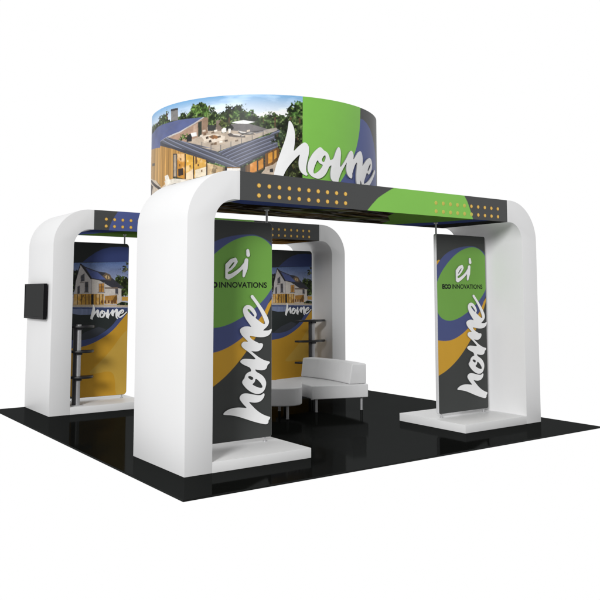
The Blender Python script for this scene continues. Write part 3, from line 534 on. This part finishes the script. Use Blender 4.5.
def front_art():
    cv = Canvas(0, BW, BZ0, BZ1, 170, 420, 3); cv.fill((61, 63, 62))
    cv.poly(chaikin(GOLD, 2), (208, 158, 44)); cv.poly(chaikin(BLUE, 2), (72, 82, 130)); cv.poly(chaikin(GREEN, 3), (114, 166, 72))  # inks darker than the header's, standing in for shade under the arch
    return cv
def back_art():
    cv = Canvas(0, BW, BZ0, BZ1, 240, 590, 2); cv.fill((52, 56, 56))
    h = HB
    cv.poly(h['arc'], (66, 80, 136)); cv.poly(h['arc'][:1] + h['arc'][:1], (0, 0, 0))
    def sky(X, Y, p):
        y0, y1 = min(q[1] for q in p), max(q[1] for q in p)
        t = np.clip((y1 - Y) / .75, 0, 1)[..., None]; n = fbm(X / .35, Y / .12, 4, 61)[..., None]
        return (lin((96, 122, 176)) * (1 - t) + lin((206, 206, 214)) * t) * (.72 + .5 * n)
    cv.poly(h['photo'], sky)
    cv.poly(h['treeL'], t_tree((70, 74, 66)), .05); cv.poly(h['treeR'], t_tree((96, 120, 56)), .06); cv.poly(h['branch'], t_tree((120, 124, 110)), .10)
    wall = lambda c: (lambda X, Y, p: lin(c) * (.86 + .25 * fbm(X / .25, Y / .25, 3, 71))[..., None])
    cv.poly(h['wallg'], wall((206, 200, 198))); cv.poly(h['wallf'], wall((216, 208, 200)))
    cv.poly(h['roof'], wall((62, 62, 70))); cv.poly(h['solar'], t_solar((84, 96, 150))); cv.poly(h['dormer'], wall((112, 96, 82)))
    cv.poly(h['rake'], (46, 44, 48))
    def grow(q, kx, ky, ox=0, oy=0):
        cx = sum(a for a, _ in q) / len(q); cy = sum(c for _, c in q) / len(q)
        return [(cx + (a - cx) * kx + ox, cy + (c - cy) * ky + oy) for a, c in q]
    for q in h['gw'] + h['fw']:
        cv.poly(grow(q, 1.28, 1.14), (186, 178, 174)); cv.poly(grow(q, 1.5, .10, 0, -.5 * (max(c for _, c in q) - min(c for _, c in q)) - .006), (120, 112, 108))
        cv.poly(q, t_glow((226, 170, 92)) if q is h['fw'][0] else (lambda X, Y, p: lin((84, 84, 92)) * (.5 + 1.1 * fbm(X / .05, Y / .07, 3, 95))[..., None]))
        cv.poly(grow(q, .10, 1), (70, 62, 58)); cv.poly(grow(q, 1, .05, 0, .01), (70, 62, 58))
    r0 = h['roof']
    cv.poly(grow(h['dormer'], .55, .5, -.005, -.004), (206, 176, 130)); cv.poly(grow(h['dormer'], .08, .5, -.005, -.004), (60, 54, 50))
    cv.poly([(h['wallf'][0][0] - .004, h['wallf'][0][1]), (h['wallf'][0][0] + .006, h['wallf'][0][1]), (h['wallf'][-1][0] + .006, h['wallf'][-1][1]), (h['wallf'][-1][0] - .004, h['wallf'][-1][1])], (168, 160, 156))
    cv.poly(grow(h['pat'], 1.06, .16, 0, .19), (120, 104, 92))
    cv.poly(h['ground'], t_glow((224, 178, 88))); cv.poly(h['pat'], t_glow((206, 158, 84)))
    for q in h['mull']: cv.poly(q, (74, 58, 44))
    for k in range(5): cv.poly([(.53 + k * .055, 1.612), (.565 + k * .055, 1.612), (.56 + k * .055, 1.66), (.535 + k * .055, 1.66)], (112, 74, 48))
    cv.poly(h['door'], (34, 32, 32)); cv.poly(h['fence'], (206, 160, 74)); cv.poly(h['lawn'], t_tree((84, 108, 62)))
    cv.poly(h['edge'], (206, 186, 158))
    def pool(X, Y, p): return lin((70, 84, 128)) * (.5 + 1.0 * fbm(X / .06, Y / .30, 3, 81))[..., None]
    cv.poly(h['pool'], pool)
    cv.poly(h['poollight'], lambda X, Y, p: lin((150, 164, 204)) * (.6 + .7 * fbm(X / .05, Y / .3, 3, 83))[..., None])
    X, Y = np.meshgrid(cv.us, cv.vs)
    pic = inside(HB['photo'], X, Y)
    cv.c[pic] *= (1.18 + .34 * fbm(X / .016, Y / .016, 2, 91))[pic][:, None]
    # lower half: dark field, blue band, gold swoosh
    low = [(-.1, 1.705), (1.1, 1.725), (1.1, 0), (-.1, 0)]
    y_low = min(q[1] for q in h['poollight'])
    cv.poly([(-.1, y_low + .035), (.25, y_low - .005), (.5, y_low + .0), (1.1, y_low + .06), (1.1, 0), (-.1, 0)], (52, 58, 58))
    cv.poly([(.05, 1.02), (.28, 1.16), (.5, 1.24), (.62, 1.20), (.5, 1.02), (.3, .95)], (72, 76, 86))
    cv.poly(chaikin(h['blue'], 2), (82, 96, 150)); cv.poly(chaikin(h['gold'], 2), (232, 176, 54)); cv.poly(chaikin(h['light'], 2), (232, 188, 82))
    cv.c *= .68  # whole print darkened evenly, standing in for shade inside the booth
    return cv

def text_mesh(name, txt, size_h, width, bold, y):
    """Printed word as thin flat letters: built-in sans font turned into mesh, scaled to a width and cap height."""
    cu = bpy.data.curves.new('t', 'FONT'); cu.body = txt; cu.size = 1; cu.offset = bold; cu.extrude = .0; cu.resolution_u = 4
    o = bpy.data.objects.new('t', cu); COL.objects.link(o)
    bpy.context.view_layer.update()
    me = bpy.data.meshes.new_from_object(o.evaluated_get(bpy.context.evaluated_depsgraph_get()))
    bpy.data.objects.remove(o); bpy.data.curves.remove(cu)
    xs = [v.co.x for v in me.vertices]; ys = [v.co.y for v in me.vertices]
    sx, sy = width / (max(xs) - min(xs)), size_h / (max(ys) - min(ys))
    x0, y0 = min(xs), min(ys)
    for v in me.vertices: v.co = Vector(((v.co.x - x0) * sx, y, (v.co.y - y0) * sy))
    me.name = name; return me

ink_mat = mat('black_ink', (.006, .01, .006), .5, spec=.2)
def make_banner(root_label, cat, group, kind):
    root = thing('banner_panel', (0, 0, 0), label=root_label, cat=cat, group=group)
    rad = .03 if kind == 'front' else .055
    body = extrude_profile(rounded_rect(0, BW, BZ0, BZ1, rad), -BT / 2, BT / 2, bev=.002)
    obj('panel', body, M['frame'] if kind == 'front' else M['dark'], root, smooth=True, angle=.5)
    nu, nv = (170, 420) if kind == 'front' else (240, 590)
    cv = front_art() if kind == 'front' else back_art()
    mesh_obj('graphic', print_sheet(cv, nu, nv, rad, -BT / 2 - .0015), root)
    for x in (.07, BW - .07): 
        f = bmesh.new(); add_cyl(f, x, 0, PH + .006, BZ0 + .004, .011, 16); add_cyl(f, x, 0, PH, PH + .006, .026, 20, bev=.001)
        obj('foot', f, M['silver'], root, smooth=True, angle=.6)
    yf = -BT / 2 - .0015
    if kind == 'front':
        mesh_obj('lettering', letters_mesh('lettering', HOME, gx, gz, lambda u, v, d: (u, yf - d, v), .003, .014), root)
        ex = np.arange(.36, .80, .0055); ez = np.arange(1.85, 2.42, .0055); EX, EZ = np.meshgrid(ex, ez)
        rads = [[.012, .013, .015, .017, .019, .024, .028, .030, .030, .027, .023, .020, .018, .016, .012], [.024, .031, .015], [.019, .024]]
        E_ = sd_strokes(list(zip(EI, rads)), EX, EZ)
        mesh_obj('logo', letters_mesh('logo', E_, ex, ez, lambda u, v, d: (u, yf - d, v), .003, .014), root)
        a = mesh_obj('wording', text_mesh('wording', 'ECO', .066, .172, .066, 0), root, (.100, yf - .0012, 1.822)); a.data.materials.append(ink_mat)
        a = mesh_obj('wording', text_mesh('wording', 'INNOVATIONS', .064, .622, .022, 0), root, (.291, yf - .0012, 1.824)); a.data.materials.append(ink_mat)
    else:
        f = lambda u, v: (.0568 * u + .4291 * v + .181, -.3939 * u + .0115 * v + 1.7258)
        mesh_obj('lettering', letters_mesh('lettering', HOME[:, :], gx, gz, lambda u, v, d: (f(u, v)[0], yf - d, f(u, v)[1]), .001, .004), root)
    return root
def copy_tree(o, parent=None):
    c = o.copy(); COL.objects.link(c); c.parent = parent
    for ch in [q for q in bpy.data.objects if q.parent == o]: copy_tree(ch, c)
    return c
def top_pole(root, x):
    p = cyl(x, 0, BZ1 - .004, H - HH - .004, .0125, 18); add_cyl(p, x, 0, H - HH - .012, H - HH - .002, .028, 20)
    obj('pole', p, M['silver'], root, smooth=True, angle=.6)
YM = 1.31
g1 = 'upright swoosh banners under the near arch'; g2 = 'house photo banners under the far arch'
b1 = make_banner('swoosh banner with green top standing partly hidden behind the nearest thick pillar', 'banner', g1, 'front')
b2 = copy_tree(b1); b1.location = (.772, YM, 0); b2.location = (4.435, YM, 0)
b2['label'] = 'swoosh banner with green top standing in full view beside the right-hand pillar'
top_pole(b1, BW - .057); top_pole(b2, .025)
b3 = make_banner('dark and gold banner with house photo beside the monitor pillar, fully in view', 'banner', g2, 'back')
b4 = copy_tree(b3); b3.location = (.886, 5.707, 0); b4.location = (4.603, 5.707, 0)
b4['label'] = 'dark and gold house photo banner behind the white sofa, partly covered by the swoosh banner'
top_pole(b3, BW - .068); top_pole(b4, .068)

# ------------------------------------------------------------------ round overhead sign
RC, RR, RZ0, RZ1 = (3.0959, 3.5085), 1.6827, 3.163, 4.332
sign = thing('ring_sign', (RC[0], RC[1], RZ0), label='large round overhead drum sign with a house picture and green swoosh', cat='hanging sign')
nu, nv = 2000, 250
s_all = -PI * RR * 1.38 + np.arange(nu) / nu * 2 * PI * RR
cv = Canvas(s_all[0], s_all[-1], RZ0, RZ1, nu, nv, 2)
X, Y = np.meshgrid(cv.us, cv.vs)
cv.fill(DARK_INK)
pic = (X < -2.9)
t = np.clip((RZ1 - Y) / .30, 0, 1)[..., None]
n = fbm(X / .5, Y / .14, 4, 5)[..., None]
sky = lin((120, 176, 222)) * (1 - t) + lin((250, 251, 252)) * t
sky = sky + np.clip((n - .55) * 1.2, 0, .25)
cv.c[pic] = np.clip(sky, 0, .92)[pic]
TX = {'tree': t_tree, 'treelight': t_tree, 'solar': t_solar, 'wood': t_wood, 'glow': t_glow, 'rail': t_rail, 'f': t_flat,
      'seamL': lambda c: t_seam(c, .42, 1.0, .055), 'seamR': lambda c: t_seam(c, -.40, 1.0, .047)}
for k, c, p in RING_ART:
    flat = c in ([132, 195, 84], [82, 92, 142])
    if flat: cv.poly(p, GREEN_INK if c[1] == 195 else BLUE_INK)
    else: cv.poly(p, TX[k](c), .055 if k in ('tree', 'treelight') else None)
S_, V_ = np.meshgrid(s_all, np.linspace(RZ0, RZ1, nv))
th = S_.ravel() / RR
P = np.stack([RR * np.cos(th), RR * np.sin(th), V_.ravel() - RZ0], 1)
# leave a hairline of frame: the print sits on the drum's outer wall
mesh_obj('graphic', grid_mesh('graphic', P, nu, nv, cv.verts(), closed=True), sign)
bm = bmesh.new(); n = 180; prof = [(RR - .002, .001), (RR - .002, RZ1 - RZ0 - .001), (RR - .045, RZ1 - RZ0 - .001), (RR - .045, .001)]
rg = [[bm.verts.new((r * math.cos(2 * PI * i / n), r * math.sin(2 * PI * i / n), z)) for r, z in prof] for i in range(n)]
for i in range(n):
    for k in range(4): bm.faces.new((rg[i][k], rg[(i + 1) % n][k], rg[(i + 1) % n][(k + 1) % 4], rg[i][(k + 1) % 4]))
obj('drum', bm, M['dark'], sign, smooth=True, angle=.6)
def ringplace(u, v, d):
    s = .0095 * u + 1.3046 * v - 3.8979; z = -1.3321 * u - .0113 * v + 4.4617
    z = max(z, RZ0 + .004)
    return ((RR + d) * math.cos(s / RR), (RR + d) * math.sin(s / RR), z - RZ0)
mesh_obj('lettering', letters_mesh('lettering', HOME, gx, gz, ringplace, .004, .022), sign)

# ------------------------------------------------------------------ monitor
tv = thing('wall_monitor', (.453, 5.74, 1.65), label='flat black monitor mounted on the outer side of the far left pillar', cat='monitor')
tv_y0, tv_y1, tv_z0, tv_z1 = -.485, .485, -.267, .262
obj('casing', box(-.068, -.022, tv_y0, tv_y1, tv_z0, tv_z1, bev=.006), M['tv'], tv, smooth=True, angle=.6)
bz = bmesh.new()
for a in ((tv_y0, tv_y1, tv_z1 - .026, tv_z1), (tv_y0, tv_y1, tv_z0, tv_z0 + .034), (tv_y0, tv_y0 + .026, tv_z0 + .034, tv_z1 - .026), (tv_y1 - .026, tv_y1, tv_z0 + .034, tv_z1 - .026)):
    add_box(bz, -.075, -.0685, *a, bev=.002)
obj('bezel', bz, M['tv'], tv)
obj('screen', box(-.071, -.0686, tv_y0 + .027, tv_y1 - .027, tv_z0 + .035, tv_z1 - .027), M['screen'], tv)
obj('mount', box(-.0215, -.0005, -.2, .2, -.15, .15), M['tv'], tv)

# ------------------------------------------------------------------ shelf stands
def shelf_outline(xa, xb, d):
    pts = [(xa, 0)]
    n = 18
    for i in range(n + 1):
        t = i / n
        pts.append((xa + (xb - xa) * t, -d * math.sin(PI * t) ** .55 - .0))
    pts.append((xb, 0))
    out = []
    for q in pts:
        if not out or (abs(q[0] - out[-1][0]) + abs(q[1] - out[-1][1])) > 1e-5: out.append(q)
    return out
def shelf_stand(x, y, xa, xb, label):
    root = thing('shelf_stand', (x, y, PH), label=label, cat='shelf unit', group='shelf stands under the far arch')
    bm = bmesh.new()
    top = 1.30 - PH
    pr = rounded_rect(-.02, .052, -.035, .035, .03, 6)
    tb = extrude_profile(pr, .012, top, axis='z')
    obj('post', tb, M['silver'], root, smooth=True, angle=.6)
    tb = extrude_profile(rounded_rect(-.062, -.022, -.028, .03, .01, 4), .012, top - .02, axis='z')
    obj('rear_channel', tb, M['post_dark'], root, smooth=True, angle=.6)
    obj('base', box(-.085, .08, -.07, .08, 0, .012, bev=.003), M['silver'], root)
    for z in (1.285, .915, .535):
        s = extrude_profile(shelf_outline(xa, xb, .20), z - PH - .034, z - PH, axis='z', bev=.004)
        bmesh.ops.translate(s, verts=s.verts, vec=(0, .065, 0))
        o = obj('shelf', s, M['black'], root, smooth=True, angle=.6)
        br = box(-.030, .062, -.045, .045, z - PH - .066, z - PH - .0345, bev=.003)
        obj('bracket', br, M['post_dark'], o)
    return root
shelf_stand(.905, 5.26, -.135, .275, 'slim post with black shelves in front of the fully visible house photo banner')
shelf_stand(5.275, 5.26, -.345, .335, 'slim post with black shelves standing behind the white sofa')

# ------------------------------------------------------------------ sofa and ottoman
def leg_bm(x, y, z1):
    b = cyl(x, y, .008, z1, .019, 18); add_cyl(b, x, y, 0, .008, .023, 18); return b
SC = Vector((1.81, 3.76))
def annulus(r0, r1, a0, a1, z0, z1, bev, n=28, lean=0.0):
    bm = bmesh.new()
    pts = [(r1, a0 + (a1 - a0) * i / n) for i in range(n + 1)] + [(r0, a1 + (a0 - a1) * i / n) for i in range(n + 1)]
    f = bm.faces.new([bm.verts.new((r * math.cos(a), r * math.sin(a), z0)) for r, a in pts])
    r = bmesh.ops.extrude_face_region(bm, geom=[f])
    tv_ = [v for v in r['geom'] if isinstance(v, bmesh.types.BMVert)]
    for v in tv_:
        rad = math.hypot(v.co.x, v.co.y)
        k = (rad + (lean if rad < (r0 + r1) / 2 else 0)) / rad
        v.co = Vector((v.co.x * k, v.co.y * k, z1))
    bmesh.ops.recalc_face_normals(bm, faces=bm.faces)
    es = [e for e in bm.edges if e.calc_face_angle(0) > .5]
    bmesh.ops.bevel(bm, geom=es, offset=bev, segments=4, profile=.55, affect='EDGES', clamp_overlap=True)
    return bm
sofa = thing('curved_sofa', (SC.x, SC.y, 0), label='white curved sofa with a low slanted backrest on thin metal legs', cat='sofa')
A0, A1 = math.radians(-17.6), math.radians(12.6)
obj('seat', annulus(2.0, 2.90, A0, A1, .196, .395, .016), M['vinyl'], sofa, smooth=True, angle=.7)
obj('backrest', annulus(2.59, 2.875, A0 + .004, A1 - .004, .398, .70, .022, lean=.05), M['vinyl'], sofa, smooth=True, angle=.7)
for r, a in ((2.10, -15.2), (2.83, -15.6), (2.12, 10.2), (2.80, 10.9)):
    a = math.radians(a); obj('leg', leg_bm(r * math.cos(a), r * math.sin(a), .195), M['silver'], sofa, smooth=True, angle=.6)
ott = thing('square_ottoman', (3.093, 3.456, 0), label='white ottoman with rounded corners beside the curved sofa', cat='ottoman')
ott.rotation_euler.z = -.6224
bm = extrude_profile(rounded_rect(-.53, .53, -.53, .53, .27, 12), .19, .44, axis='z')
bmesh.ops.recalc_face_normals(bm, faces=bm.faces)
es = [e for e in bm.edges if abs(e.verts[0].co.z - e.verts[1].co.z) < 1e-6]
bmesh.ops.bevel(bm, geom=es, offset=.022, segments=5, profile=.55, affect='EDGES')
obj('cushion', bm, M['vinyl'], ott, smooth=True, angle=.9)
for x, y in ((.326, -.40), (-.326, -.40), (.19, .36), (-.19, .36)):
    obj('leg', leg_bm(x, y, .189), M['silver'], ott, smooth=True, angle=.6)
